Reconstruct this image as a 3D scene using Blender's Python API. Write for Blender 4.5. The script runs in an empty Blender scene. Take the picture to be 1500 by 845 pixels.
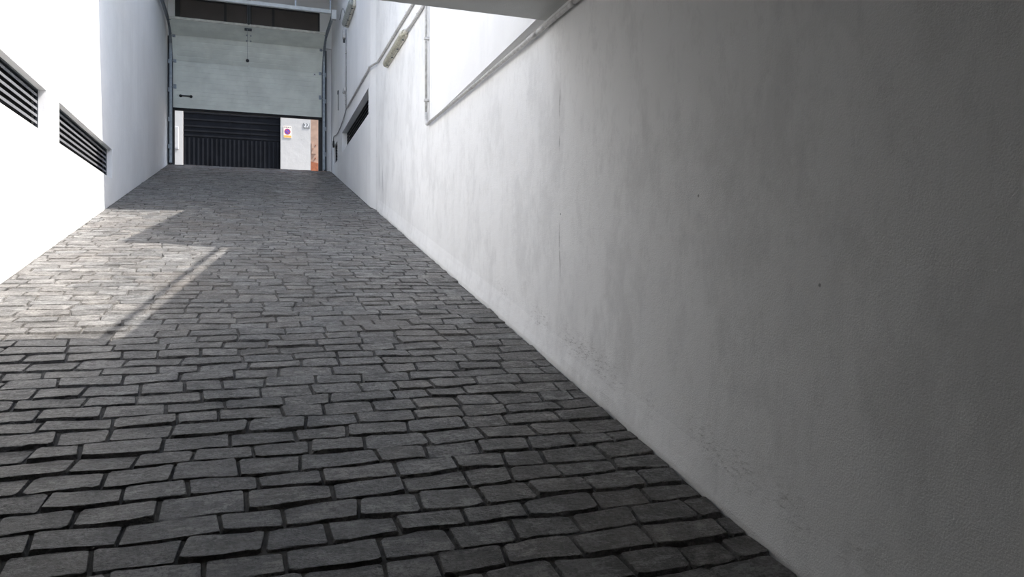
import bpy, bmesh, math, random
from mathutils import Vector, Matrix
R = random.Random(7)
scn = bpy.context.scene
col = scn.collection

# ------------------------------------------------------------------ camera
FPX = 1083.0                                   # focal length in pixels of a 1500 px wide frame
YAW = math.atan(385 / FPX)
cam_d = bpy.data.cameras.new('camera')
cam = bpy.data.objects.new('camera', cam_d); col.objects.link(cam)
cam_d.sensor_width = 36.0; cam_d.lens = 36.0 * FPX / 1500
cam_d.shift_y = -22.5 / 1500
cam_d.clip_start = 0.02
cam.location = (0, 0, 0)
cam.rotation_euler = (math.pi / 2, 0, -YAW)
scn.camera = cam

# ------------------------------------------------------------------ sky, sun, exposure
KX, KY = 0.70, 0.165                            # horizontal run of the sun's rays per metre of drop
w = bpy.data.worlds.new('world'); scn.world = w; w.use_nodes = True
nt = w.node_tree; nt.nodes.clear()
sky = nt.nodes.new('ShaderNodeTexSky'); sky.sky_type = 'NISHITA'; sky.sun_disc = False
sky.sun_elevation = math.atan(1 / math.hypot(KX, KY))
sky.sun_rotation = math.atan2(KX, -KY)
sky.air_density = 1.0; sky.dust_density = 1.6
bg = nt.nodes.new('ShaderNodeBackground'); bg.inputs['Strength'].default_value = 0.46
out = nt.nodes.new('ShaderNodeOutputWorld')
hs = nt.nodes.new('ShaderNodeHueSaturation'); hs.inputs['Saturation'].default_value = 0.72
nt.links.new(sky.outputs[0], hs.inputs['Color']); nt.links.new(hs.outputs[0], bg.inputs[0]); nt.links.new(bg.outputs[0], out.inputs[0])
sd = bpy.data.lights.new('sun', 'SUN'); so = bpy.data.objects.new('sun', sd); col.objects.link(so)
sd.energy = 9.8; sd.angle = math.radians(0.53); sd.color = (1.0, 0.945, 0.885)
so.rotation_euler = Vector((-KX, KY, -1)).to_track_quat('-Z', 'Y').to_euler()
so.location = (8, 2, 14)
scn.view_settings.view_transform = 'Standard'
scn.view_settings.look = 'None'
scn.view_settings.gamma = 1.0
scn.view_settings.use_curve_mapping = False
scn.view_settings.exposure = 0.17

# ------------------------------------------------------------------ materials
def nodes_of(name):
    m = bpy.data.materials.new(name); m.use_nodes = True
    n = m.node_tree; b = n.nodes['Principled BSDF']
    return m, n, b

def N(n, t, **kw):
    x = n.nodes.new(t)
    for k, v in kw.items():
        if k.startswith('i_'):
            x.inputs[k[2:].replace('_', ' ')].default_value = v
        else:
            setattr(x, k, v)
    return x

def math_n(n, op, a, b=None, c=None):
    x = n.nodes.new('ShaderNodeMath'); x.operation = op
    for i, v in enumerate((a, b, c)):
        if v is None: continue
        if isinstance(v, (int, float)): x.inputs[i].default_value = v
        else: n.links.new(v, x.inputs[i])
    return x.outputs[0]

def sstep(n, v, lo, hi):
    x = n.nodes.new('ShaderNodeMapRange'); x.interpolation_type = 'SMOOTHSTEP'
    n.links.new(v, x.inputs['Value'])
    x.inputs['From Min'].default_value = lo; x.inputs['From Max'].default_value = hi
    return x.outputs[0]

def mix_c(n, fac, a, b, blend='MIX'):
    x = n.nodes.new('ShaderNodeMix'); x.data_type = 'RGBA'; x.blend_type = blend
    for s, v in (('Factor', fac), ('A', a), ('B', b)):
        sk = [i for i in x.inputs if i.name == s and (i.type == 'VALUE' if s == 'Factor' else i.type == 'RGBA')][0]
        if isinstance(v, (int, float)): sk.default_value = v
        elif isinstance(v, tuple): sk.default_value = v if len(v) == 4 else v + (1,)
        else: n.links.new(v, sk)
    return [o for o in x.outputs if o.type == 'RGBA'][0]

def noise(n, scale, detail=4, rough=0.55, vec=None, stretch=None):
    x = n.nodes.new('ShaderNodeTexNoise'); x.inputs['Scale'].default_value = scale
    x.inputs['Detail'].default_value = detail; x.inputs['Roughness'].default_value = rough
    if vec is None:
        vec = n.nodes.new('ShaderNodeNewGeometry').outputs['Position']
    if stretch:
        mp = n.nodes.new('ShaderNodeMapping'); mp.inputs['Scale'].default_value = stretch
        n.links.new(vec, mp.inputs['Vector']); vec = mp.outputs[0]
    n.links.new(vec, x.inputs['Vector'])
    return x.outputs['Fac']

def bump(n, b, h, strength, dist):
    x = n.nodes.new('ShaderNodeBump'); x.inputs['Strength'].default_value = strength
    x.inputs['Distance'].default_value = dist
    n.links.new(h, x.inputs['Height']); n.links.new(x.outputs[0], b.inputs['Normal'])

def simple(name, c, rough=0.5, metal=0.0, var=0.08, scale=12, bmp=0.0):
    m, n, b = nodes_of(name)
    f = noise(n, scale, 5)
    d = tuple(max(0, v * (1 - 2.2 * var)) for v in c); l = tuple(min(1, v * (1 + 1.2 * var)) for v in c)
    n.links.new(mix_c(n, sstep(n, f, 0.3, 0.7), d, l), b.inputs['Base Color'])
    b.inputs['Roughness'].default_value = rough; b.inputs['Metallic'].default_value = metal
    if bmp: bump(n, b, noise(n, scale * 12, 3), bmp, 0.003)
    return m

def plaster(name, c, scuffs=False):
    m, n, b = nodes_of(name)
    pos = n.nodes.new('ShaderNodeNewGeometry').outputs['Position']
    sp = n.nodes.new('ShaderNodeSeparateXYZ'); n.links.new(pos, sp.inputs[0])
    Y, Z = sp.outputs['Y'], sp.outputs['Z']
    big = noise(n, 0.9, 4, 0.6, pos)
    streak = noise(n, 1.0, 5, 0.65, pos, (2.5, 2.5, 0.35))
    cc = mix_c(n, sstep(n, big, 0.35, 0.72), tuple(v * 0.93 for v in c), c)
    cc = mix_c(n, math_n(n, 'MULTIPLY', sstep(n, streak, 0.50, 0.74), 0.30), cc, tuple(v * 0.78 for v in c))
    if scuffs:
        # old damp and repainted patches
        dm = noise(n, 2.3, 6, 0.7, pos, (1, 1, 0.6))
        cc = mix_c(n, math_n(n, 'MULTIPLY', sstep(n, dm, 0.48, 0.62), 0.30), cc, tuple(v * 0.66 for v in c))
        sm = noise(n, 9.0, 7, 0.8, pos, (1, 1, 0.45))
        cc = mix_c(n, math_n(n, 'MULTIPLY', sstep(n, sm, 0.52, 0.60), 0.14), cc, tuple(v * 0.6 for v in c))
        # height above the ramp
        hgt = math_n(n, 'ADD', math_n(n, 'SUBTRACT', Z, math_n(n, 'MULTIPLY', Y, 0.212)), 1.4)
        # rubbed-off dirty band left by car tyres and bumpers, a little above the floor
        wob = noise(n, 1.3, 3, 0.5, pos)
        hb = math_n(n, 'ADD', hgt, math_n(n, 'MULTIPLY', math_n(n, 'SUBTRACT', wob, 0.5), 0.16))
        band = math_n(n, 'MULTIPLY', sstep(n, hb, 0.10, 0.17), math_n(n, 'SUBTRACT', 1.0, sstep(n, hb, 0.19, 0.34)))
        fine = noise(n, 55, 7, 0.8, pos, (1, 0.4, 1.5))
        patch = noise(n, 2.1, 3, 0.5, pos, (1, 1, 0.4))
        mk = math_n(n, 'MULTIPLY', math_n(n, 'MULTIPLY', band, sstep(n, fine, 0.50, 0.66)), sstep(n, patch, 0.42, 0.6))
        near = math_n(n, 'SUBTRACT', 1.0, sstep(n, Y, 4.6, 5.8))
        mk = math_n(n, 'MULTIPLY', mk, near)
        cc = mix_c(n, math_n(n, 'MULTIPLY', mk, 0.62), cc, (0.17, 0.165, 0.15))
        # dusty lower edge
        cc = mix_c(n, math_n(n, 'MULTIPLY', math_n(n, 'SUBTRACT', 1.0, sstep(n, hgt, 0.0, 0.03)), 0.2), cc, (0.36, 0.33, 0.29))
        # vertical hairline crack with rubbed plaster
        wz = noise(n, 2.2, 4, 0.6, pos)
        dy = math_n(n, 'ABSOLUTE', math_n(n, 'ADD', math_n(n, 'SUBTRACT', Y, 4.0), math_n(n, 'MULTIPLY', math_n(n, 'SUBTRACT', wz, 0.5), 0.07)))
        seg = sstep(n, noise(n, 3.0, 5, 0.7, pos, (0.2, 0.2, 1)), 0.47, 0.62)
        zr = math_n(n, 'MULTIPLY', sstep(n, Z, -0.2, 0.1), math_n(n, 'SUBTRACT', 1.0, sstep(n, Z, 1.30, 1.45)))
        ck = math_n(n, 'MULTIPLY', math_n(n, 'MULTIPLY', math_n(n, 'SUBTRACT', 1.0, sstep(n, dy, 0.002, 0.012)), seg), zr)
        cc = mix_c(n, math_n(n, 'MULTIPLY', ck, 0.55), cc, (0.22, 0.22, 0.21))
        # two short drip marks low on the wall before the step
        for y0, z0, z1 in ((10.86, 1.15, 1.75), (10.55, 1.08, 1.55)):
            dd = math_n(n, 'ABSOLUTE', math_n(n, 'SUBTRACT', Y, y0))
            q = math_n(n, 'SUBTRACT', 1.0, sstep(n, dd, 0.01, 0.035))
            q = math_n(n, 'MULTIPLY', q, math_n(n, 'MULTIPLY', sstep(n, Z, z0, z0 + 0.2), math_n(n, 'SUBTRACT', 1.0, sstep(n, Z, z1 - 0.2, z1))))
            cc = mix_c(n, math_n(n, 'MULTIPLY', q, 0.5), cc, (0.3, 0.3, 0.31))
        # tiny pits
        vor = n.nodes.new('ShaderNodeTexVoronoi'); vor.inputs['Scale'].default_value = 3.0
        n.links.new(pos, vor.inputs['Vector'])
        pit = math_n(n, 'SUBTRACT', 1.0, sstep(n, vor.outputs['Distance'], 0.016, 0.028))
        cc = mix_c(n, math_n(n, 'MULTIPLY', pit, 0.7), cc, (0.12, 0.12, 0.12))
    n.links.new(cc, b.inputs['Base Color'])
    b.inputs['Roughness'].default_value = 0.75
    b.inputs['Specular IOR Level'].default_value = 0.3
    hh = math_n(n, 'ADD', math_n(n, 'MULTIPLY', noise(n, 150, 3, 0.55, pos), 1.4), math_n(n, 'MULTIPLY', noise(n, 7, 3, 0.5, pos), 4.0))
    bump(n, b, hh, 0.6, 0.0025)
    return m

def stone_mat():
    m, n, b = nodes_of('stamped_stone')
    pos = n.nodes.new('ShaderNodeNewGeometry').outputs['Position']
    at = n.nodes.new('ShaderNodeAttribute'); at.attribute_name = 'tone'
    blotch = noise(n, 6.0, 7, 0.72, pos)
    fine = noise(n, 70, 6, 0.8, pos)
    grain = noise(n, 19, 7, 0.78, pos, (0.6, 1.2, 1))
    chalk = noise(n, 11, 7, 0.8, pos, (0.7, 1.3, 1))
    c = mix_c(n, sstep(n, blotch, 0.42, 0.58), (0.140, 0.136, 0.128), (0.245, 0.238, 0.227))
    c = mix_c(n, math_n(n, 'MULTIPLY', sstep(n, chalk, 0.495, 0.575), 0.7), c, (0.43, 0.418, 0.40))
    c = mix_c(n, math_n(n, 'MULTIPLY', sstep(n, grain, 0.51, 0.58), 0.55), c, (0.09, 0.086, 0.081))
    c = mix_c(n, math_n(n, 'MULTIPLY', sstep(n, fine, 0.51, 0.58), 0.45), c, (0.055, 0.053, 0.05))
    stain = noise(n, 1.1, 3, 0.5, pos)
    c = mix_c(n, math_n(n, 'MULTIPLY', sstep(n, stain, 0.50, 0.72), 0.4), c, (0.140, 0.118, 0.100))
    # reddish street dust trodden in at the doorway
    sp = n.nodes.new('ShaderNodeSeparateXYZ'); n.links.new(pos, sp.inputs[0])
    dst = math_n(n, 'MULTIPLY', sstep(n, sp.outputs['Y'], 15.6, 17.4), sstep(n, noise(n, 2.6, 5, 0.7, pos), 0.44, 0.62))
    c = mix_c(n, math_n(n, 'MULTIPLY', dst, 0.7), c, (0.25, 0.175, 0.13))
    c = mix_c(n, 1.0, c, at.outputs['Color'], 'MULTIPLY')
    n.links.new(c, b.inputs['Base Color'])
    rr = n.nodes.new('ShaderNodeMapRange'); n.links.new(fine, rr.inputs['Value'])
    rr.inputs['From Min'].default_value = 0.42; rr.inputs['From Max'].default_value = 0.58
    rr.inputs['To Min'].default_value = 0.34; rr.inputs['To Max'].default_value = 0.58
    n.links.new(rr.outputs[0], b.inputs['Roughness'])
    hh = math_n(n, 'ADD', math_n(n, 'MULTIPLY', fine, 1.5), math_n(n, 'ADD', math_n(n, 'MULTIPLY', grain, 3.0), math_n(n, 'MULTIPLY', blotch, 4.0)))
    bump(n, b, hh, 1.0, 0.016)
    bv = n.nodes.new('ShaderNodeBevel'); bv.samples = 3; bv.inputs['Radius'].default_value = 0.009
    bn = [x for x in n.nodes if x.type == 'BUMP'][0]; n.links.new(bv.outputs[0], bn.inputs['Normal'])
    b.inputs['Coat Weight'].default_value = 0.22; b.inputs['Coat Roughness'].default_value = 0.38
    return m

M = {}
M['wall_left'] = plaster('white_plaster', (0.875, 0.878, 0.875))
M['wall_right'] = plaster('white_plaster_scuffed', (0.85, 0.855, 0.85), True)
M['soffit'] = plaster('grey_painted_concrete', (0.64, 0.65, 0.64))
M['stone'] = stone_mat()
M['joint'] = simple('dark_joint_mortar', (0.10, 0.095, 0.088), 0.9, 0, 0.2, 20, 0.4)
M['street'] = simple('street_asphalt', (0.22, 0.21, 0.20), 0.9, 0, 0.15, 5, 0.4)
M['door'] = simple('pale_green_grey_steel', (0.76, 0.785, 0.715), 0.5, 0, 0.05, 3)
M['edge'] = simple('pale_foam_edge', (0.62, 0.60, 0.52), 0.7, 0, 0.08)
M['galv'] = simple('galvanised_steel', (0.30, 0.33, 0.36), 0.45, 0.6, 0.08, 20)
M['dark_steel'] = simple('dark_blue_grey_steel', (0.055, 0.065, 0.075), 0.5, 0.3, 0.08, 20)
M['black'] = simple('black_paint', (0.012, 0.012, 0.013), 0.45, 0, 0.1)
M['rubber'] = simple('black_rubber', (0.012, 0.012, 0.012), 0.8, 0, 0.1)
M['white_metal'] = simple('white_painted_tube', (0.52, 0.53, 0.52), 0.5, 0, 0.05)
M['pane'] = simple('smoked_brown_pane', (0.080, 0.066, 0.060), 0.6, 0, 0.08, 2)
M['alu'] = simple('grey_aluminium_slat', (0.17, 0.175, 0.185), 0.45, 0.1, 0.06, 30)
M['dark_slat'] = simple('dark_grey_slat', (0.05, 0.055, 0.065), 0.5, 0.2, 0.06, 30)
M['void'] = simple('vent_dark_back', (0.012, 0.013, 0.016), 0.8, 0, 0.1)
M['pvc'] = simple('grey_pvc_conduit', (0.52, 0.515, 0.50), 0.45, 0, 0.10, 25)
M['pvc_dark'] = simple('grey_pvc_coupling', (0.60, 0.595, 0.58), 0.4, 0, 0.10, 25)
M['cable'] = simple('grey_cable', (0.28, 0.28, 0.28), 0.5, 0, 0.08)
M['diff_a'] = simple('yellowed_diffuser', (0.40, 0.39, 0.31), 0.35, 0, 0.18, 30)
M['diff_b'] = simple('greenish_grey_diffuser', (0.33, 0.36, 0.34), 0.35, 0, 0.15, 30)
M['housing'] = simple('aged_cream_plastic', (0.62, 0.60, 0.51), 0.45, 0, 0.10, 30)
M['facade'] = plaster('street_white_render', (0.44, 0.432, 0.42))
M['pink'] = simple('pink_beige_render', (0.36, 0.245, 0.185), 0.85, 0, 0.08, 6)
M['terra'] = simple('terracotta_plinth', (0.30, 0.10, 0.045), 0.8, 0, 0.12, 8)
M['gate'] = simple('dark_interior_navy', (0.008, 0.009, 0.012), 0.5, 0.1, 0.12, 3)  # near-black colour standing in for a dark garage interior
M['gate_rib'] = simple('dark_gate_rib', (0.0088, 0.010, 0.013), 0.45, 0.1, 0.12, 3)
for k_ in ('gate', 'gate_rib'):
    b_ = M[k_].node_tree.nodes['Principled BSDF']; b_.inputs['Roughness'].default_value = .85; b_.inputs['Specular IOR Level'].default_value = .12; b_.inputs['Metallic'].default_value = 0
M['box_grey'] = simple('grey_box_paint', (0.40, 0.40, 0.42), 0.6, 0, 0.06)
M['sign_white'] = simple('sign_off_white', (0.78, 0.68, 0.60), 0.5, 0, 0.04)
M['sign_red'] = simple('sign_red', (0.40, 0.05, 0.10), 0.5, 0, 0.04)
M['sign_blue'] = simple('sign_blue', (0.10, 0.06, 0.36), 0.5, 0, 0.04)
M['sign_orange'] = simple('sign_orange', (0.72, 0.36, 0.08), 0.5, 0, 0.04)
M['sign_ink'] = simple('sign_dark_grey', (0.10, 0.095, 0.09), 0.6, 0, 0.04)
M['plate_grey'] = simple('plate_grey', (0.20, 0.20, 0.20), 0.5, 0, 0.04)
M['plate_white'] = simple('plate_white', (0.75, 0.75, 0.75), 0.5, 0, 0.04)

# ------------------------------------------------------------------ mesh helpers
class MB:
    def __init__(self): self.v = []; self.f = []
    def quad(self, *p):
        i = len(self.v); self.v += [tuple(q) for q in p]; self.f.append(tuple(range(i, i + len(p)))); return self
    def box(self, x0, x1, y0, y1, z0, z1):
        return self.hexa([(x0, y0, z0), (x1, y0, z0), (x1, y1, z0), (x0, y1, z0),
                          (x0, y0, z1), (x1, y0, z1), (x1, y1, z1), (x0, y1, z1)])
    def hexa(self, p):
        i = len(self.v); self.v += [tuple(q) for q in p]
        for f in ((3, 2, 1, 0), (4, 5, 6, 7), (0, 1, 5, 4), (1, 2, 6, 5), (2, 3, 7, 6), (3, 0, 4, 7)):
            self.f.append(tuple(i + k for k in f))
        return self
    def tube(self, path, r, n=10, cap=True):
        P = [Vector(p) for p in path]; rings = []; up = None
        for k, p in enumerate(P):
            if k == 0: t = P[1] - P[0]
            elif k == len(P) - 1: t = P[-1] - P[-2]
            else: t = (P[k + 1] - p).normalized() + (p - P[k - 1]).normalized()
            t.normalize()
            if up is None:
                up = Vector((0, 0, 1)) if abs(t.z) < 0.9 else Vector((1, 0, 0))
            a = t.cross(up).normalized(); up = a.cross(t).normalized()
            rr = r[k] if isinstance(r, (list, tuple)) else r
            i = len(self.v)
            for j in range(n):
                q = 2 * math.pi * j / n
                self.v.append(tuple(p + rr * (math.cos(q) * a + math.sin(q) * up)))
            rings.append(i)
        for a, b in zip(rings, rings[1:]):
            for j in range(n):
                k = (j + 1) % n
                self.f.append((a + j, a + k, b + k, b + j))
        if cap:
            self.f.append(tuple(rings[0] + j for j in reversed(range(n))))
            self.f.append(tuple(rings[-1] + j for j in range(n)))
        return self
    def prism_x(self, prof, x0, x1):
        """closed profile of (y, z) extruded along X"""
        i = len(self.v); n = len(prof)
        self.v += [(x0, y, z) for y, z in prof] + [(x1, y, z) for y, z in prof]
        for j in range(n):
            k = (j + 1) % n; self.f.append((i + j, i + k, i + n + k, i + n + j))
        self.f.append(tuple(i + j for j in reversed(range(n)))); self.f.append(tuple(i + n + j for j in range(n)))
        return self
    def build(self, name, mat, parent=None, smooth=False, bevel=0.0):
        me = bpy.data.meshes.new(name); me.from_pydata(self.v, [], self.f); me.validate()
        bm = bmesh.new(); bm.from_mesh(me); bmesh.ops.recalc_face_normals(bm, faces=bm.faces); bm.to_mesh(me); bm.free()
        if smooth:
            for p in me.polygons: p.use_smooth = True
        me.materials.append(mat)
        o = bpy.data.objects.new(name, me); col.objects.link(o)
        if parent is not None:
            o.parent = parent
            o.matrix_parent_inverse = Matrix.Translation(-parent.location)
        if bevel:
            b = o.modifiers.new('bevel', 'BEVEL'); b.width = bevel; b.segments = 2; b.limit_method = 'ANGLE'
        return o

def tag(o, label=None, cat=None, group=None, kind=None):
    if label: o['label'] = label
    if cat: o['category'] = cat
    if group: o['group'] = group
    if kind: o['kind'] = kind
    return o

def empty(name, loc, label, cat, group=None):
    o = bpy.data.objects.new(name, None); col.objects.link(o); o.location = loc
    o.empty_display_size = 0.1
    return tag(o, label, cat, group)

def struct(o, label, cat):
    return tag(o, label, cat, None, 'structure')

def wall_grid(xf, th, ys, zs, holes):
    """wall along Y: front face at xf(y), thickness th outwards; holes = (y0, y1, z0, z1)"""
    mb = MB()
    def solid(i, j):
        if not (0 <= i < len(ys) - 1 and 0 <= j < len(zs) - 1): return False
        cy, cz = (ys[i] + ys[i + 1]) / 2, (zs[j] + zs[j + 1]) / 2
        return not any(a < cy < b and c < cz < d for a, b, c, d in holes)
    for i in range(len(ys) - 1):
        for j in range(len(zs) - 1):
            if not solid(i, j): continue
            y0, y1, z0, z1 = ys[i], ys[i + 1], zs[j], zs[j + 1]
            f0, f1 = xf(y0), xf(y1); b0, b1 = f0 + th, f1 + th
            mb.quad((f0, y0, z0), (f1, y1, z0), (f1, y1, z1), (f0, y0, z1))
            mb.quad((b0, y0, z0), (b0, y0, z1), (b1, y1, z1), (b1, y1, z0))
            if not solid(i - 1, j): mb.quad((f0, y0, z0), (f0, y0, z1), (b0, y0, z1), (b0, y0, z0))
            if not solid(i + 1, j): mb.quad((f1, y1, z0), (b1, y1, z0), (b1, y1, z1), (f1, y1, z1))
            if not solid(i, j - 1): mb.quad((f0, y0, z0), (b0, y0, z0), (b1, y1, z0), (f1, y1, z0))
            if not solid(i, j + 1): mb.quad((f0, y0, z1), (f1, y1, z1), (b1, y1, z1), (b0, y0, z1))
    bm = bmesh.new(); vs = {}
    for f in mb.f:
        ps = []
        for k in f:
            key = tuple(round(c, 4) for c in mb.v[k])
            if key not in vs: vs[key] = bm.verts.new(key)
            ps.append(vs[key])
        try: bm.faces.new(ps)
        except ValueError: pass
    me = bpy.data.meshes.new('w'); bm.to_mesh(me); bm.free()
    r = MB(); r.v = [tuple(v.co) for v in me.vertices]; r.f = [tuple(p.vertices) for p in me.polygons]
    bpy.data.meshes.remove(me)
    return r

SLOPE = 0.212
def fz(y): return -1.4 + SLOPE * y
XL = -1.70
def xn(y): return 1.68 + 0.0105 * y                      # near right wall face
def xfar(y): return 1.757 + (y - 11.45) * 0.0128         # right wall face beyond the step

# ------------------------------------------------------------------ structure
LV = ((4.7, 7.58, 1.235, 1.625), (8.06, 10.92, 1.235, 1.625))     # left vent openings
RV = ((11.66, 15.60, 2.49, 2.90), (16.55, 17.36, 2.48, 2.90))     # right vent openings

BEAM_Z = 5.6
BEAM_Y = 10.565 - KY * (BEAM_Z - 0.839)
ws = wall_grid(lambda y: XL, -0.32, [-7, 4.7, 7.58, 8.06, BEAM_Y, 10.92, 18.05], [-3.6, 1.235, 1.625, 4.6, 7.6],
               list(LV) + [(-7, BEAM_Y, 4.6, 7.6)]).build('wall_left', M['wall_left'])
struct(ws, 'tall white plastered wall with two louvred vents on the left of the ramp', 'wall')

PAR_Z = 3.0      # top of the low wall around the opening
BLK_Z = 4.49     # top of the higher part beyond the vertical conduit
BLK_Y = 7.33
wr = wall_grid(xn, 0.32, [-7, BLK_Y, 11.15], [-3.6, 1.56, PAR_Z, BLK_Z], [(-7, BLK_Y, PAR_Z, BLK_Z)]).build('wall_right', M['wall_right'])
struct(wr, 'long white scuffed plaster wall beside the ramp on the right', 'wall')
wf = wall_grid(xfar, 0.36, [11.45, 11.66, 15.60, 16.55, 17.36, 18.05], [-3.6, 2.48, 2.49, 2.90, 12.5], list(RV))
# chamfered return between the near wall and the far wall
a, b = (xn(11.15), 11.15), (xfar(11.45), 11.45)
wf.hexa([(a[0], a[1], -3.6), (a[0] + .36, a[1], -3.6), (b[0] + .36, b[1], -3.6), (b[0], b[1], -3.6),
         (a[0], a[1], 12.5), (a[0] + .36, a[1], 12.5), (b[0] + .36, b[1], 12.5), (b[0], b[1], 12.5)])
wf.box(1.82, 2.14, 9.95, 11.15, BLK_Z, 12.5)  # unseen filler, added with the extra wall height to block the sun
struct(wf.build('wall_right_far', M['wall_left']), 'white wall beyond the step on the right, with two dark louvred vents', 'wall')
# upper wall above the slab level, slightly proud of the lower wall
uw = MB().hexa([(1.660, 4.0, 1.562), (1.95, 4.0, 1.562), (1.95, BLK_Y + .02, 1.562), (1.752, BLK_Y + .02, 1.562),
                (1.660, 4.0, PAR_Z), (1.95, 4.0, PAR_Z), (1.95, BLK_Y + .02, PAR_Z), (1.752, BLK_Y + .02, PAR_Z)])
struct(uw.build('wall_right_upper', M['wall_left']), 'bright white upper wall above the long grey conduit', 'wall')
# flared plaster foot along the right wall
sk = MB()
prof = ((0.020, -0.06), (0.017, 0.02), (0.011, 0.07), (0.005, 0.12), (-0.003, 0.20))
ysk = [-2 + i * 0.35 for i in range(38)]
jit = {}
for i in range(len(ysk) - 1):
    for k in range(len(prof) - 1):
        pts = []
        for (ii, kk) in ((i, k), (i + 1, k), (i + 1, k + 1), (i, k + 1)):
            if (ii, kk) not in jit: jit[(ii, kk)] = R.uniform(-.003, .003) if kk < 3 else 0
            y = min(ysk[ii], 11.15); d, hgt = prof[kk]
            pts.append((xn(y) - d - jit[(ii, kk)], y, fz(y) + hgt))
        sk.quad(*pts)
bb = sk.build('baseboard_right', M['wall_right'], smooth=True)
struct(bb, 'flared white plaster foot where the right wall meets the paving', 'baseboard')
# slab over the lower end of the ramp, with a low wall on its edge
SL_Y = 4.235
sl = MB().box(XL - .3, 2.05, -7, SL_Y, 1.56, 1.86)
struct(sl.build('ceiling', M['soffit']), 'grey concrete slab over the lower end of the ramp', 'ceiling')
PT = 4.87 - SL_Y
pw = MB().box(XL - .3, 1.66, SL_Y - .2, SL_Y, 1.86, fz(4.87) + PT / KY if fz(4.87) + PT / KY < 3.6 else 3.6)
struct(pw.build('wall_front', M['wall_left']), 'low white wall on top of the slab edge', 'wall')
# unseen beam, placed so its top edge casts the shade line on the ramp
bmw = MB().box(XL - .32, 6.0, BEAM_Y, BEAM_Y + .85, 4.5, BEAM_Z)
struct(bmw.build('shadow_beam_1', M['wall_left']), 'unseen deep white beam placed above the ramp for its shadow edge', 'beam')
rf = MB().box(XL - .32, 2.2, 14.9, 18.35, 6.8, 7.1).box(XL - .32, 2.2, 14.9, 15.2, 6.35, 6.8)  # unseen roof; its front downstand is added to cut the sky light
struct(rf.build('ceiling_door_end', M['soffit']), 'unseen grey concrete slab with added sky-blocking downstand above the garage door end of the ramp', 'ceiling')
# garage behind the camera
gb = MB().box(XL - .3, 2.05, -7.3, -7.0, -3.6, 1.56)
struct(gb.build('wall_garage_end', M['wall_left']), 'wall at the lower end of the ramp behind the viewer', 'wall')

# door wall with opening for door and transom window
YD = 18.05
bw = MB()
bw.box(1.60, 2.2, YD - .02, YD + .3, 2.2, 5.32)                       # pier right of the door
bw.box(XL - .3, -1.615, YD, YD + .3, 2.2, 5.32)
bw.box(XL - .3, -1.56, YD - .02, YD + .3, 5.32, 6.19)
bw.box(1.575, 2.2, YD - .08, YD + .3, 5.32, 6.19)                     # lintel end, slightly proud
bw.box(XL - .3, 2.2, YD - .08, YD + .3, 6.19, 9.5)
bw.box(-1.56, 1.575, YD, YD + .3, 5.22, 5.40)
struct(bw.build('wall_back', M['wall_left']), 'white wall around the sectional garage door', 'wall')

# ------------------------------------------------------------------ ramp and its paving
fl = MB()
fy = [-2.0 + i * 1.0 for i in range(21)]
for y0, y1 in zip(fy, fy[1:]):
    y1 = min(y1, 18.3)
    fl.quad((-1.85, y0, fz(y0) - .013), (2.0, y0, fz(y0) - .013), (2.0, y1, fz(y1) - .013), (-1.85, y1, fz(y1) - .013))
fl.quad((-1.85, -7.2, fz(-2) - .013), (2.0, -7.2, fz(-2) - .013), (2.0, -2, fz(-2) - .013), (-1.85, -2, fz(-2) - .013))
floor = fl.build('floor', M['joint'])
struct(floor, 'sloping ramp paved with grey stamped stones in staggered rows', 'floor')

PITCH = 0.131
Y0 = 0.75
NR = int((18.12 - Y0) / PITCH)
ph = [(R.uniform(0, 6.28), R.uniform(0, 6.28), R.uniform(0, 6.28)) for _ in range(NR + 2)]
def rowline(k, x):
    a, b, c = ph[k]
    return (Y0 + k * PITCH + 0.008 * math.sin(1.9 * x + a) + 0.006 * math.sin(6.3 * x + b) + 0.004 * math.sin(15 * x + c)
            + 0.02 * math.sin(0.8 * x + 0.05 * k))
def proj(x, y, z):
    d = x * math.sin(YAW) + y * math.cos(YAW); r = x * math.cos(YAW) - y * math.sin(YAW)
    if d < 0.1: return (-9999, 9999)
    return (750 + FPX * r / d, 400 - FPX * z / d)

stones = []
for k in range(NR):
    x = -1.74 - R.uniform(0, 0.2)
    ym = Y0 + (k + .5) * PITCH
    xr = (xn(ym) if ym < 11.2 else xfar(ym)) - 0.012
    sl_l = R.uniform(-.007, .007)
    while x < xr - 0.03:
        ln = R.choice((0.19, 0.22, 0.24, 0.26, 0.29)) + R.uniform(-.02, .02)
        e = x + ln
        if xr - e < 0.07: e = xr
        sl_r = R.uniform(-.007, .007)
        x0, x1 = max(x, XL + R.uniform(.0, .022)), min(e, xr - R.uniform(0, .018))
        if x1 - x0 > 0.035: stones.append((k, x0, x1, sl_l, sl_r))
        x, sl_l = e, sl_r

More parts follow.
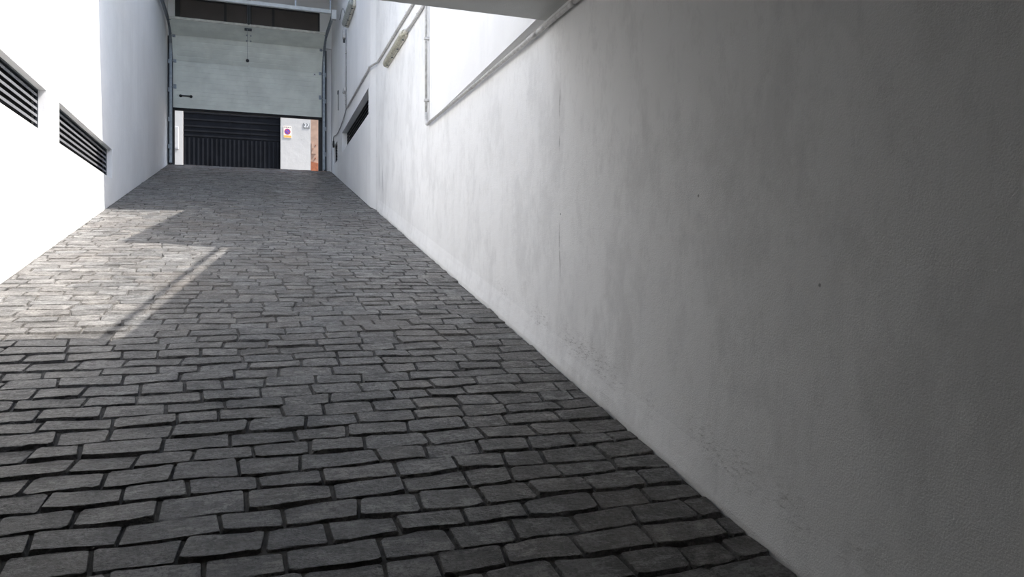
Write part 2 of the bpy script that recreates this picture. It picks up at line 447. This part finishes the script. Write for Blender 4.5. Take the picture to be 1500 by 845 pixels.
def stone_geo(k, x0, x1, s0, s1, rnd):
    g = rnd.uniform(0.0014, 0.0045)                       # half joint
    a, b = x0 + g, x1 - g
    L = b - a; c = min(rnd.uniform(.005, .018), L * .3)
    out = []
    def P(x, t):                                            # t = 0 near edge, 1 far edge
        lo, hi = rowline(k, x) + g * rnd.uniform(.5, 2.4), rowline(k + 1, x) - g * rnd.uniform(.3, 1.6)
        return (x, lo + (hi - lo) * t)
    cl = c / PITCH
    q1, q2, q3 = (rnd.uniform(.2, .32), rnd.uniform(.44, .58), rnd.uniform(.7, .82))
    for x, t in ((a + s0 + c, 0), (a + L * q1, 0), (a + L * q2, 0), (a + L * q3, 0), (b + s1 - c, 0), (b + s1, cl * .8), (b - s1, 1 - cl * .8), (b - s1 - c, 1),
                 (a + L * q3, 1), (a + L * q2, 1), (a + L * q1, 1), (a - s0 + c, 1), (a - s0, 1 - cl * .8), (a + s0, cl * .8)):
        p = P(x, t)
        out.append((p[0] + rnd.uniform(-.002, .002), p[1]))
    n_ = len(out)
    cx = sum(p[0] for p in out) / n_; cy = sum(p[1] for p in out) / n_
    lift = rnd.uniform(-.004, .004); tx = rnd.uniform(-.03, .03); ty = rnd.uniform(-.05, .05)
    hx, hy = max(.02, L / 2), PITCH / 2
    V, F = [], []
    for ins, dz in ((0, -.017), (.0055, 0)):
        for (x, y) in out:
            dx, dy = x - cx, y - cy
            X, Y = cx + dx * (1 - ins / hx), cy + dy * (1 - ins * rnd.uniform(.8, 2.2) / hy if ins else 1)
            V.append((X, Y, fz(Y) + dz + ((lift + tx * dx + ty * dy + rnd.uniform(-.002, .001)) if ins else 0)))
    for j in range(n_):
        n = (j + 1) % n_; F.append((j, n, n_ + n, n_ + j))
    F.append(tuple(n_ + j for j in range(n_)))
    return V, F

def in_view_size(s):
    k, x0, x1 = s[:3]; y = Y0 + (k + .5) * PITCH; xm = (x0 + x1) / 2
    u, v = proj(xm, y, fz(y))
    if not (-40 < u < 1510 and v < 865): return 0
    (u0, v0), (u1, v1) = proj(x0, y - PITCH / 2, fz(y - PITCH / 2)), proj(x1, y + PITCH / 2, fz(y + PITCH / 2))
    return abs(u1 - u0) * abs(v1 - v0)
order = sorted(range(len(stones)), key=lambda i: -in_view_size(stones[i]))
single = set(order[:300])

def set_tone(me, tones):
    at = me.attributes.new('tone', 'FLOAT_COLOR', 'POINT')
    flat = []
    for t in tones: flat += [t[0], t[1], t[2], 1.0]
    at.data.foreach_set('color', flat)

def finish_stone(name, V, F, tones, parent):
    me = bpy.data.meshes.new(name); me.from_pydata(V, [], F)
    me.polygons.foreach_set('use_smooth', [False] * len(me.polygons))
    set_tone(me, tones); me.materials.append(M['stone'])
    o = bpy.data.objects.new(name, me); col.objects.link(o); o.parent = parent
    return o
bigV, bigF, bigT = [], [], []
for i, s in enumerate(stones):
    rnd = random.Random(i * 13 + 5)
    V, F = stone_geo(*s, rnd)
    t = rnd.uniform(.76, 1.16); wv = rnd.uniform(-.025, .03)
    T = [(t * (1 + wv), t, t * (1 - wv))] * len(V)
    if i in single:
        finish_stone('paving_stone', V, F, T, floor)
    else:
        o = len(bigV); bigV += V; bigF += [tuple(o + q for q in f) for f in F]; bigT += T
tag(finish_stone('distant_paving', bigV, bigF, bigT, floor), kind='stuff')

# ------------------------------------------------------------------ louvred vents
def vent(name, label, xface, depth, sgn, y0, y1, z0, z1, nsl, slat_mat, frame_mat, lip=.40):
    """sgn = -1: recess goes to -X (left wall); +1: to +X"""
    root = empty(name, (xface((y0 + y1) / 2), (y0 + y1) / 2, z0), label, 'vent', 'louvred vents in the side walls')
    def X(y, d): return xface(y) + sgn * d
    # dark back
    m = MB().hexa([(X(y0, depth + .052), y0, z0), (X(y0, depth + .07), y0, z0), (X(y1, depth + .07), y1, z0), (X(y1, depth + .052), y1, z0),
                   (X(y0, depth + .052), y0, z1), (X(y0, depth + .07), y0, z1), (X(y1, depth + .07), y1, z1), (X(y1, depth + .052), y1, z1)])
    m.build('back_panel', M['void'], root)
    # slim frame
    fw = .014
    f = MB()
    for (a, b, c, d) in ((y0, y1, z0, z0 + fw), (y0, y1, z1 - fw, z1), (y0, y0 + fw, z0, z1), (y1 - fw, y1, z0, z1)):
        f.hexa([(X(a, depth), a, c), (X(a, depth + .03), a, c), (X(b, depth + .03), b, c), (X(b, depth), b, c),
                (X(a, depth), a, d), (X(a, depth + .03), a, d), (X(b, depth + .03), b, d), (X(b, depth), b, d)])
    f.build('vent_frame', frame_mat, root)
    sp = (z1 - z0 - 2 * fw) / nsl
    for i in range(nsl):
        zb = z0 + fw + sp * (i + .12)
        s = MB()
        def pt(y, d, z): return (X(y, d), y, z)
        d0, d1, t = depth + .004, depth + .048, .006
        rise = sp * .5
        s.hexa([pt(y0 + .006, d0, zb), pt(y0 + .006, d1, zb + rise), pt(y1 - .006, d1, zb + rise), pt(y1 - .006, d0, zb),
                pt(y0 + .006, d0, zb + sp * lip), pt(y0 + .006, d1, zb + rise + t), pt(y1 - .006, d1, zb + rise + t), pt(y1 - .006, d0, zb + sp * lip)])
        s.build('slat', slat_mat, root)
    return root
xl = lambda y: XL
vent('louvre_vent', 'long grey louvred vent cut by the left edge of the picture', xl, .062, -1, *LV[0], 6, M['alu'], M['dark_steel'])
vent('louvre_vent', 'grey louvred vent half in sun, half in shade on the left wall', xl, .062, -1, *LV[1], 6, M['alu'], M['dark_steel'])
vent('louvre_vent', 'long dark louvred vent in the white wall right of the door', xfar, .105, 1, *RV[0], 6, M['dark_slat'], M['void'], .14)
vent('louvre_vent', 'small dark louvred vent close to the garage door below a hanging cable', xfar, .036, 1, *RV[1], 6, M['dark_slat'], M['void'], .14)

# ------------------------------------------------------------------ sectional garage door
DL, DR = -1.585, 1.610
door = empty('sectional_garage_door', (0, 17.9, 3.636), 'pale green-grey sectional garage door, half open at the top of the ramp', 'garage door')
J = [(17.90, 3.66), (17.90, 4.13), (17.89, 4.70), (17.63, 5.19), (17.02, 5.35)]
TH = .042
def panel(p, q, first):
    (ya, za), (yb, zb) = p, q
    L = math.hypot(yb - ya, zb - za); ty, tz = (yb - ya) / L, (zb - za) / L
    ny, nz = -tz, ty                                    # towards the ramp
    g = 0.0
    pts = [(g, 0.0)]
    nr = 5
    for i in range(1, nr):
        s_ = L * i / nr
        pts += [(s_ - .010, 0.0), (s_ - .004, -.0035), (s_ + .004, -.0035), (s_ + .010, 0.0)]
    pts += [(L - g - .004, 0.0), (L - g, -.006), (L - g, -TH), (g, -TH), (g, -.006), (g + .004, 0)][:5]
    prof = [(ya + ty * s_ + ny * d, za + tz * s_ + nz * d) for s_, d in pts]
    return MB().prism_x(prof, DL, DR).build('door_panel', M['door'], door), (ty, tz, ny, nz, L)
pan = []
for i in range(4):
    pan.append(panel(J[i], J[i + 1], i == 0))
def on_panel(i, x0, x1, s0, s1, d0, d1):
    (ya, za) = J[i]; ty, tz, ny, nz, L = pan[i][1]
    def q(x, s_, d): return (x, ya + ty * s_ + ny * d, za + tz * s_ + nz * d)
    return MB().hexa([q(x0, s0, d0), q(x1, s0, d0), q(x1, s1, d0), q(x0, s1, d0), q(x0, s0, d1), q(x1, s0, d1), q(x1, s1, d1), q(x0, s1, d1)])
# end stiles, hinges and rollers
for i in range(4):
    L = pan[i][1][4]
    for x0, x1 in ((DL, DL + .075), (DR - .075, DR)):
        on_panel(i, x0, x1, .006, L - .006, .0, .004).build('end_stile', M['door'], pan[i][0])
    if i < 3:
        on_panel(i, DL, DR, L - .02, L + .03, -TH - .012, -TH + .004).build('joint_strip', M['door'], pan[i][0])  # added behind the joint to stop light leaking through
        for x0, x1 in ((DL + .01, DL + .07), (DR - .07, DR - .01), (-.035, .025)):
            hg = on_panel(i, x0, x1, L - .05, L + .045, .004, .016).build('hinge', M['galv'] if abs(x0) > .5 else M['door'], door, bevel=.003)
    for sx, xx in ((-1, DL), (1, DR)):
        (ya, za) = J[i]; ty, tz, ny, nz, LL = pan[i][1]
        y, z = ya + ty * (L - .02) + ny * .02, za + tz * (L - .02) + nz * .02
        MB().tube([(xx - sx * .03, y, z), (xx + sx * .045, y, z)], .008, 8).build('roller_pin', M['galv'], door, True)
on_panel(3, DL, DR, pan[3][1][4] - .004, pan[3][1][4] + .012, -.046, .006).build('top_edge', M['edge'], door)
on_panel(0, DL, DR, -.055, .004, -TH, .004).build('bottom_seal', M['rubber'], door)
# black pull handle near the lower left corner
hd = on_panel(0, -1.43, -1.22, .255, .285, .022, .040).build('pull_handle', M['black'], pan[0][0], bevel=.008)
for xx in (-1.43, -1.22):
    y = 17.90
    MB().tube([(xx, y, 3.93), (xx, y - .03, 3.93)], [.034, .026], 14).build('handle_rose', M['black'], pan[0][0], True)
on_panel(1, 1.42, 1.47, .50, .55, 0, .004).build('sticker', M['plate_white'], pan[1][0])
on_panel(1, 1.432, 1.458, .512, .538, .004, .006).build('sticker_print', M['plate_grey'], pan[1][0])
# centre bracket and release cord with black knob
on_panel(3, -.095, .055, .50, .56, .0, .035).build('arm_bracket', M['dark_steel'], door, bevel=.004)
for xx in (-.05, .035):
    for s_ in (.02, .25):
        on_panel(3, xx - .012, xx + .012, s_, s_ + .05, 0, .012).build('bracket_clip', M['galv'], door)
cord = MB().tube([(-.035, 17.06, 5.30), (-.035, 17.10, 5.05), (-.035, 17.12, 4.66)], .0035, 6).build('release_cord', M['cable'], door, True)
kn = bmesh.new(); bmesh.ops.create_uvsphere(kn, u_segments=14, v_segments=10, radius=.036)
me = bpy.data.meshes.new('cord_knob'); kn.to_mesh(me); kn.free(); me.materials.append(M['black'])
for p in me.polygons: p.use_smooth = True
ko = bpy.data.objects.new('cord_knob', me); col.objects.link(ko); ko.parent = door
ko.matrix_parent_inverse = Matrix.Translation(-door.location); ko.location = (-.035, 17.12, 4.63)

# tracks
def track(x, sgn, yend, label):
    r = empty('door_track', (x, 17.9, 2.42), label, 'door track', 'steel tracks of the garage door')
    path = [(17.86, 2.43), (17.86, 4.85)]
    cy, cz, rad = 17.86 - .55, 4.85, .55
    for i in range(1, 9):
        a = math.pi / 2 * i / 8
        path.append((cy + rad * math.cos(a), cz + rad * math.sin(a)))
    path.append((yend, 5.40))
    m = MB()
    def strip(xa, xb, off0, off1):
        i0 = len(m.v)
        for k, (y, z) in enumerate(path):
            if k == 0: t = (0, 1)
            elif k == len(path) - 1: t = (-1, 0)
            else:
                dy, dz = path[k + 1][0] - path[k - 1][0], path[k + 1][1] - path[k - 1][1]; l = math.hypot(dy, dz); t = (dy / l, dz / l)
            n = (-t[1], t[0])
            for o_ in (off0, off1):
                for xx in (xa, xb):
                    m.v.append((xx, y + n[0] * o_, z + n[1] * o_))
        for k in range(len(path) - 1):
            a, b = i0 + 4 * k, i0 + 4 * k + 4
            for p, q in ((0, 1), (1, 3), (3, 2), (2, 0)):
                m.f.append((a + p, a + q, b + q, b + p))
        e = i0 + 4 * (len(path) - 1)
        m.f.append((i0, i0 + 2, i0 + 3, i0 + 1)); m.f.append((e, e + 1, e + 3, e + 2))
    strip(x, x + sgn * .006, -.03, .03)
    strip(x - sgn * .045, x, .026, .032)
    strip(x - sgn * .045, x, -.032, -.026)
    m.build('track_rail', M['galv'], r)
    MB().box(min(x, x + sgn * .05), max(x, x + sgn * .05), 17.93, 18.0, 2.42, 5.25).build('track_angle', M['dark_steel'], r)
    for z in (2.75, 3.35, 4.0, 4.62):
        MB().box(min(x + sgn * .004, x + sgn * .04), max(x + sgn * .004, x + sgn * .04), 17.86, 17.94, z, z + .09).build('track_bracket', M['galv'], r)
    return r
track(-1.645, -1, 13.6, 'steel door track curving up beside the left wall')
tr = track(1.672, 1, 15.86, 'steel door track curving up on the right of the garage door')
MB().box(1.62, 1.72, 15.78, 15.90, 5.30, 5.50).build('end_bracket', M['white_metal'], tr, bevel=.006)
tb = empty('cross_tube', (0, 15.84, 5.40), 'white square tube running across in front of the transom window', 'tube')
MB().box(-1.62, 1.615, 15.80, 15.875, 5.42, 5.495).build('tube_body', M['white_metal'], tb, bevel=.006)
for x in (-.9, .9):
    MB().box(x - .015, x + .015, 15.82, 15.85, 5.495, 6.8).build('hanger_strap', M['galv'], tb)
MB().box(1.58, 1.61, 15.80, 15.83, 5.495, 6.8).build('hanger_strap', M['galv'], tb)
# operator rail
orl = empty('operator_rail', (-.01, 17.0, 5.56), 'dark operator rail running from the door head towards the viewer', 'rail')
MB().box(-.045, .025, 13.4, 17.95, 5.60, 5.66).build('rail_body', M['dark_steel'], orl)
MB().box(-.030, .010, 16.2, 16.5, 5.565, 5.60).build('rail_carriage', M['black'], orl)
MB().hexa([(-.028, 16.94, 5.37), (.008, 16.94, 5.37), (.008, 16.98, 5.37), (-.028, 16.98, 5.37),
           (-.028, 16.30, 5.57), (.008, 16.30, 5.57), (.008, 16.34, 5.57), (-.028, 16.34, 5.57)]).build('drawbar_arm', M['dark_steel'], orl)
MB().box(-.06, .04, 17.93, 17.97, 5.58, 5.70).build('wall_bracket', M['galv'], orl)

# transom window above the door
tw = struct(MB().box(-1.56, 1.575, YD + .02, YD + .07, 6.14, 6.19).build('window_1', M['black']), 'black framed transom window with four brown panes above the garage door', 'window')
for x0, x1 in ((-1.56, -1.46), (1.545, 1.575)):
    MB().box(x0, x1, YD + .02, YD + .08, 5.40, 6.14).build('window_frame', M['black'], tw)
MB().box(-1.46, 1.545, YD + .02, YD + .08, 5.40, 5.43).build('window_frame', M['black'], tw)
mull = [(-.54, -.485), (-.05, .05), (.50, .555)]
for x0, x1 in mull:
    MB().box(x0, x1, YD + .015, YD + .08, 5.43, 6.14).build('mullion', M['black'], tw)
ed = [-1.46] + [v for m_ in mull for v in m_] + [1.545]
for x0, x1 in zip(ed[0::2], ed[1::2]):
    MB().box(x0, x1, YD + .045, YD + .055, 5.43, 6.14).build('pane', M['pane'], tw)
# black outer frame of the doorway
fr = struct(MB().box(-1.64, -1.572, YD - .03, YD + .14, 2.40, 5.22).build('door_frame', M['black']), 'black steel frame around the garage doorway', 'door frame')
MB().box(1.555, 1.64, YD - .03, YD + .14, 2.40, 5.22).build('jamb', M['black'], fr)
MB().box(-1.60, 1.59, YD + .06, YD + .14, 5.16, 5.22).build('head', M['black'], fr)

# ------------------------------------------------------------------ pipes and lamps on the right wall
def pipe_z(y): return 1.49 + (y - 3.2) * 0.0105
PR = .0145
pp = empty('conduit_pipe', (xn(7.5), 7.5, 1.53), 'thick grey conduit running along the right wall and turning straight up', 'pipe')
def px_(y, off=.03): return xn(y) - off
hor = MB().tube([(px_(-3), -3.0, pipe_z(-3)), (px_(7.46), 7.46, pipe_z(7.46))], PR, 12).build('horizontal_run', M['pvc'], pp, True)
zt = pipe_z(7.5)
el = [(px_(7.40), 7.40, zt), (px_(7.46), 7.46, zt)]
for i in range(1, 7):
    a = math.pi / 2 * i / 6
    el.append((px_(7.5), 7.46 + .06 * math.sin(a), zt + .06 * (1 - math.cos(a))))
el.append((px_(7.5), 7.52, zt + .13))
MB().tube(el, PR * 1.22, 12).build('elbow', M['pvc_dark'], pp, True)
MB().tube([(px_(7.5), 7.52, zt + .06), (px_(7.5), 7.52, 4.35)], PR, 12).build('vertical_run', M['pvc'], pp, True)
for y, l in ((4.30, .14), (3.72, .06), (5.75, .06), (2.2, .12)):
    MB().tube([(px_(y), y, pipe_z(y)), (px_(y), y + l, pipe_z(y + l))], PR * 1.2, 12).build('coupling', M['pvc_dark'], pp, True)
for z in (1.78, 2.42, 3.2):
    MB().box(px_(7.5) - .02, xn(7.5) - .002, 7.495, 7.545, z, z + .022).build('pipe_clip', M['pvc_dark'], pp)

cp = empty('conduit_pipe', (xn(9), 9.0, 3.07), 'thin grey conduit running above the near lamp and over the wall step towards the door', 'pipe')
CR = .0165
zc = lambda y: 3.05 + max(0, (y - 8.3)) * .022
path = [(xn(7.6) - .02, 7.6, 3.05), (xn(8.3) - .02, 8.3, 3.05), (xn(10.86) - .02, 10.86, 3.09), (xn(10.95) - .03, 10.95, 3.10),
        (xfar(11.3) - .035, 11.32, 3.13), (xfar(11.45) - .02, 11.5, 3.145), (xfar(14.45) - .02, 14.45, 3.18)]
MB().tube(path, CR, 10).build('conduit_run', M['pvc'], cp, True)
for y in (8.6, 9.6, 12.2, 13.3):
    f_ = xn if y < 11 else xfar
    z = 3.055 if y < 9 else 3.07 if y < 10 else 3.153 if y < 12.5 else 3.166
    MB().box(f_(y) - .036, f_(y) - .002, y, y + .02, z - .018, z + .018).build('pipe_clip', M['pvc_dark'], cp)
# flexible cable drooping from the conduit to the plug by the door
fc = empty('flex_cable', (xfar(16), 16.0, 3.0), 'flexible grey cable drooping from the conduit to a black plug', 'cable')
fpts = [(14.45, 3.18), (14.62, 3.20), (14.75, 3.16), (15.1, 3.10), (15.6, 3.045), (16.1, 3.02), (16.5, 3.025), (16.85, 3.06), (17.1, 3.10), (17.22, 3.08), (17.24, 3.0)]
MB().tube([(xfar(y) - .02, y, z) for y, z in fpts], .011, 8).build('cable_run', M['cable'], fc, True)
MB().tube([(xfar(17.24) - .02, 17.24, 3.01), (xfar(17.24) - .02, 17.24, 2.93), (xfar(17.24) - .02, 17.24, 2.86)], [.018, .026, .018], 10).build('plug', M['black'], fc, True)

def lamp(name, label, f_, y0, y1, z, hh, dep, dm, group):
    r = empty(name, (f_((y0 + y1) / 2), (y0 + y1) / 2, z), label, 'lamp', group)
    def loft(d0, prof, ya, yb, nm, mat, rnd_):
        ys_ = [ya, ya + .012, ya + .045, ya + .09, yb - .09, yb - .045, yb - .012, yb]
        sc = [.62, .80, .95, 1, 1, .95, .80, .62] if rnd_ else [.9, .97, 1, 1, 1, 1, .97, .9]
        m = MB(); rg = []
        for y, s_ in zip(ys_, sc):
            i = len(m.v); rg.append(i)
            for (d, q) in prof:
                m.v.append((f_(y) - d0 - d * (s_ if rnd_ else 1), y, z + q * s_))
        n = len(prof)
        for a, b in zip(rg, rg[1:]):
            for j in range(n):
                k = (j + 1) % n; m.f.append((a + j, a + k, b + k, b + j))
        m.f.append(tuple(rg[0] + j for j in range(n))); m.f.append(tuple(rg[-1] + j for j in range(n)))
        return m.build(nm, mat, r, True)
    h2 = hh / 2
    loft(.004, [(0, -h2), (0, h2), (dep * .40, h2), (dep * .40, -h2)], y0, y1, 'housing', M['housing'], False)
    loft(.004 + dep * .38, [(0, -h2 * 1.02), (0, h2 * 1.02), (dep * .30, h2 * .95), (dep * .52, h2 * .6), (dep * .60, 0), (dep * .52, -h2 * .6), (dep * .30, -h2 * .95)], y0 - .005, y1 + .005, 'diffuser', dm, True)
    n = 4
    for i in range(n):
        y = y0 + .14 + (y1 - y0 - .28) * i / (n - 1)
        for s_ in (-1, 1):
            MB().box(f_(y) - dep * .55, f_(y) - dep * .25, y - .014, y + .014, z + s_ * h2 - .006, z + s_ * h2 + .006).build('clip', M['dark_steel'] if s_ < 0 else M['housing'], r)
    return r
la = lamp('fluorescent_lamp', 'yellowed waterproof tube lamp on the near right wall between two conduits', xn, 8.66, 10.08, 2.845, .092, .078, M['diff_a'], 'tube lamps on the right wall')
MB().tube([(xn(8.72) - .05, 8.72, 2.845), (xn(8.72) - .095, 8.72, 2.845)], [.036, .032], 14).build('end_cap', M['housing'], la, True)
MB().tube([(xn(8.66) - .035, 8.68, 2.845), (xn(8.6) - .03, 8.58, 2.845)], .024, 12).build('cable_gland', M['housing'], la, True)
cb = empty('conduit_pipe', (xn(8), 8.0, 2.88), 'short grey conduit feeding the near tube lamp', 'pipe')
MB().tube([(xn(7.6) - .02, 7.6, 2.835), (xn(8.4) - .02, 8.4, 2.84), (xn(8.58) - .03, 8.60, 2.845)], CR, 10).build('conduit_run', M['pvc'], cb, True)
MB().box(xn(8) - .036, xn(8) - .002, 8.0, 8.02, 2.82, 2.858).build('pipe_clip', M['pvc_dark'], cb)

lamp('fluorescent_lamp', 'greenish grey tube lamp high on the far right wall near the door', xfar, 13.22, 14.46, 4.78, .13, .13, M['diff_b'], 'tube lamps on the right wall')
jb = empty('junction_box', (xfar(14.8), 14.82, 4.66), 'small grey junction box just below the far tube lamp', 'box')
MB().box(xfar(14.8) - .06, xfar(14.8) - .003, 14.76, 14.92, 4.62, 4.82).build('box_body', M['pvc'], jb, bevel=.008)
MB().box(xfar(14.8) - .068, xfar(14.8) - .060, 14.775, 14.905, 4.635, 4.805).build('box_lid', M['pvc_dark'], jb, bevel=.003)
MB().tube([(xfar(14.88) - .03, 14.90, 4.62), (xfar(14.88) - .03, 14.90, 4.56)], .02, 10).build('cable_gland', M['dark_steel'], jb, True)
vc = empty('conduit_pipe', (xfar(14.72), 14.72, 3.2), 'thin vertical conduit dropping from the junction box beside the far lamp', 'pipe')
MB().tube([(xfar(14.7) - .015, 14.70, 4.76), (xfar(14.7) - .015, 14.70, 3.19)], .0085, 8).build('conduit_run', M['cable'], vc, True)
for z in (3.3, 3.38, 3.46, 4.3):
    MB().box(xfar(14.7) - .03, xfar(14.7) - .002, 14.67, 14.76, z, z + .012).build('pipe_clip', M['pvc_dark'], vc)
MB().box(xfar(14.72) - .05, xfar(14.72) - .002, 14.70, 14.98, 3.56, 3.635).build('sensor_box', M['pvc_dark'], vc, bevel=.006)
MB().tube([(xfar(15.0) - .025, 14.99, 3.62), (xfar(15.06) - .025, 15.09, 3.62)], .022, 10).build('sensor_eye', M['black'], vc, True)
# looped cable from the lamp to the track end
lc = empty('looped_cable', (xfar(15), 15.0, 5.0), 'thin grey cable looping from the door track to the far lamp', 'cable')
lp = []
for i in range(11):
    t = i / 10
    y = 15.85 - 1.25 * t; z = 5.32 + .10 * math.sin(math.pi * t) - .55 * t ** 3
    lp.append((xfar(y) - .02, y, z))
MB().tube(lp, .007, 8).build('cable_run', M['cable'], lc, True)
# narrow dark strip standing in for a groove gouged in the wall
sp_ = empty('groove_strip', (xfar(16.3), 16.3, 3.5), 'narrow upright dark strip standing in for a groove in the wall near the door', 'cover')
MB().box(xfar(16.3) - .012, xfar(16.3) - .001, 16.26, 16.34, 3.52, 3.94).build('dark_strip', M['cable'], sp_)
MB().box(xfar(16.3) - .022, xfar(16.3) - .012, 16.24, 16.33, 3.86, 3.93).build('dark_strip_cap', M['dark_steel'], sp_)

# handrail above the low right wall (its shadow lies on the ramp)
hr = empty('handrail', (1.72, 5.8, PAR_Z), 'slim metal handrail on top of the low right wall', 'handrail')
MB().tube([(1.66, 3.4, PAR_Z + .17), (1.735, BLK_Y + .05, PAR_Z + .125)], .024, 10).build('rail', M['galv'], hr, True)
MB().tube([(1.66, 3.45, PAR_Z - .02), (1.66, 3.45, PAR_Z + .17)], .02, 8).build('post', M['galv'], hr, True)

# ------------------------------------------------------------------ street beyond the door
st = MB()
st.quad((-14, 18.05, fz(18.05) - .005), (14, 18.05, fz(18.05) - .005), (14, 18.6, 2.45), (-14, 18.6, 2.45))
st.quad((-14, 18.6, 2.45), (14, 18.6, 2.45), (14, 30, 2.45), (-14, 30, 2.45))
struct(st.build('street', M['street']), 'street surface outside the garage door', 'street')
YS = 23.5
ob = empty('street_building', (0, YS, 2.45), 'white house wall across the street seen under the garage door', 'building')
MB().box(-9, -1.817, YS, YS + .3, 2.45, 9).build('house_wall', M['facade'], ob)
MB().box(.898, 1.78, YS, YS + .3, 2.45, 9).build('house_wall', M['facade'], ob)
MB().box(-1.817, .898, YS + .02, YS + .3, 5.8, 9).build('house_wall', M['facade'], ob)
wg = empty('wall_grille', (1.24, YS - .01, 3.06), 'low thin grey grille at the foot of the white wall across the street', 'grille')
MB().box(1.04, 1.44, YS - .02, YS - .001, 3.06, 3.13).build('grille_body', M['box_grey'], wg)
eb = empty('grey_wall_box', (-1.98, YS, 3.6), 'grey box standing in for a grey trim edge on the white wall at the left edge of the doorway', 'box')  # box standing in for a grey trim edge on the wall
MB().box(-2.10, -1.93, YS - .05, YS - .001, 3.60, 4.25).build('box_body', M['box_grey'], eb, bevel=.01)
MB().box(-2.08, -1.95, YS - .06, YS - .05, 3.63, 4.22).build('box_door', M['facade'], eb)
pb = empty('street_building', (2.5, 25, 2.45), 'pink beige house with terracotta plinth at the right edge of the doorway', 'building')
MB().box(1.2, 9, 25.0, 25.3, 2.45, 9).build('house_wall', M['pink'], pb)
zz = 25.0 / 23.5
MB().hexa([(1.2, 24.94, 2.45), (6, 24.94, 2.45), (6, 25.0, 2.45), (1.2, 25.0, 2.45),
           (1.2, 24.94, 3.80), (6, 24.94, 2.75), (6, 25.0, 2.75), (1.2, 25.0, 3.80)]).build('plinth', M['terra'], pb)
MB().box(1.92, 2.06, 24.97, 25.0, 3.9, 4.25).build('meter_hatch', M['pink'], pb)
for x, z in ((2.05, 4.18), (1.97, 4.06), (2.05, 3.76)):
    MB().box(x - .012, x + .012, 24.96, 25.0, z - .02, z + .02).build('wall_knob', M['terra'], pb)

gt = empty('dark_interior_gate', (-.46, YS + .1, 2.45), 'dark ribbed sheet for a garage interior, built as a gate across the street, seen under the raised door', 'gate')  # ribbed sheet standing in for a dark garage interior
MB().box(-1.817, .898, YS + .12, YS + .16, 2.45, 5.8).build('dark_interior_sheet', M['gate'], gt)
for i in range(22):
    x = -1.80 + i * .1235
    MB().box(x, x + .05, YS + .09, YS + .12, 2.45, 3.98).build('upright_rib', M['gate_rib'], gt)
for z in (4.02, 4.16, 4.30, 4.50, 4.70, 4.9, 5.1):
    MB().box(-1.817, .898, YS + .09, YS + .12, z, z + .05).build('cross_rib', M['gate_rib'], gt)
for x in (-.55, .05):
    MB().box(x, x + .012, YS + .085, YS + .09, 4.0, 5.6).build('panel_seam', M['gate'], gt)

# no-parking plate
sg = empty('no_parking_sign', (1.10, YS, 4.12), 'small no-parking plate with red-ringed disc and orange foot on the white wall', 'sign')
x0, x1, z0, z1 = .985, 1.218, 4.115, 4.47
ys = YS - .012
MB().box(x0, x1, ys, YS - .001, z0, z1).build('sign_plate', M['sign_white'], sg)
def disc(cx, cz, r, y, t, nm, mat):
    MB().tube([(cx, y + t, cz), (cx, y, cz)], r, 24).build(nm, mat, sg)
disc(1.098, 4.305, .092, ys - .002, .002, 'sign_ring', M['sign_red'])
disc(1.098, 4.305, .066, ys - .004, .002, 'sign_disc', M['sign_blue'])
ba = MB(); c_, s_ = math.cos(math.pi / 4), math.sin(math.pi / 4)
pts = [(-.07, -.011), (.07, -.011), (.07, .011), (-.07, .011)]
q = [(1.098 + a * c_ + b * s_, 4.305 - a * s_ + b * c_) for a, b in pts]
ba.hexa([(x, ys - .004, z) for x, z in q] + [(x, ys - .006, z) for x, z in q]).build('sign_bar', M['sign_red'], sg)
MB().box(x0 + .01, x1 - .01, ys - .002, ys, 4.125, 4.19).build('orange_strip', M['sign_orange'], sg)
xx = x0 + .02
for wd in (.02, .012, .028, .018, .03, .015, .022):
    MB().box(xx, xx + wd * .7, ys - .002, ys, 4.425, 4.452).build('print_mark', M['sign_ink'], sg); xx += wd + .008

# house number plate
npl = empty('house_number_plate', (1.66, YS, 4.45), 'small grey house number plate on the white wall by the pink house', 'sign')
MB().box(1.565, 1.755, YS - .012, YS - .001, 4.445, 4.605).build('number_plate', M['plate_grey'], npl)
cu = bpy.data.curves.new('number', 'FONT'); cu.body = '27'; cu.size = .17; cu.align_x = 'CENTER'; cu.align_y = 'CENTER'; cu.extrude = .002
co = bpy.data.objects.new('number_tmp', cu); col.objects.link(co)
bpy.context.view_layer.update()
me = bpy.data.meshes.new_from_object(co.evaluated_get(bpy.context.evaluated_depsgraph_get()))
bpy.data.objects.remove(co)
me.materials.clear(); me.materials.append(M['plate_white'])
no = bpy.data.objects.new('number_lettering', me); col.objects.link(no); no.parent = npl
no.matrix_parent_inverse = Matrix.Translation(-npl.location)
no.location = (1.66, YS - .015, 4.525); no.rotation_euler = (math.pi / 2, 0, 0)
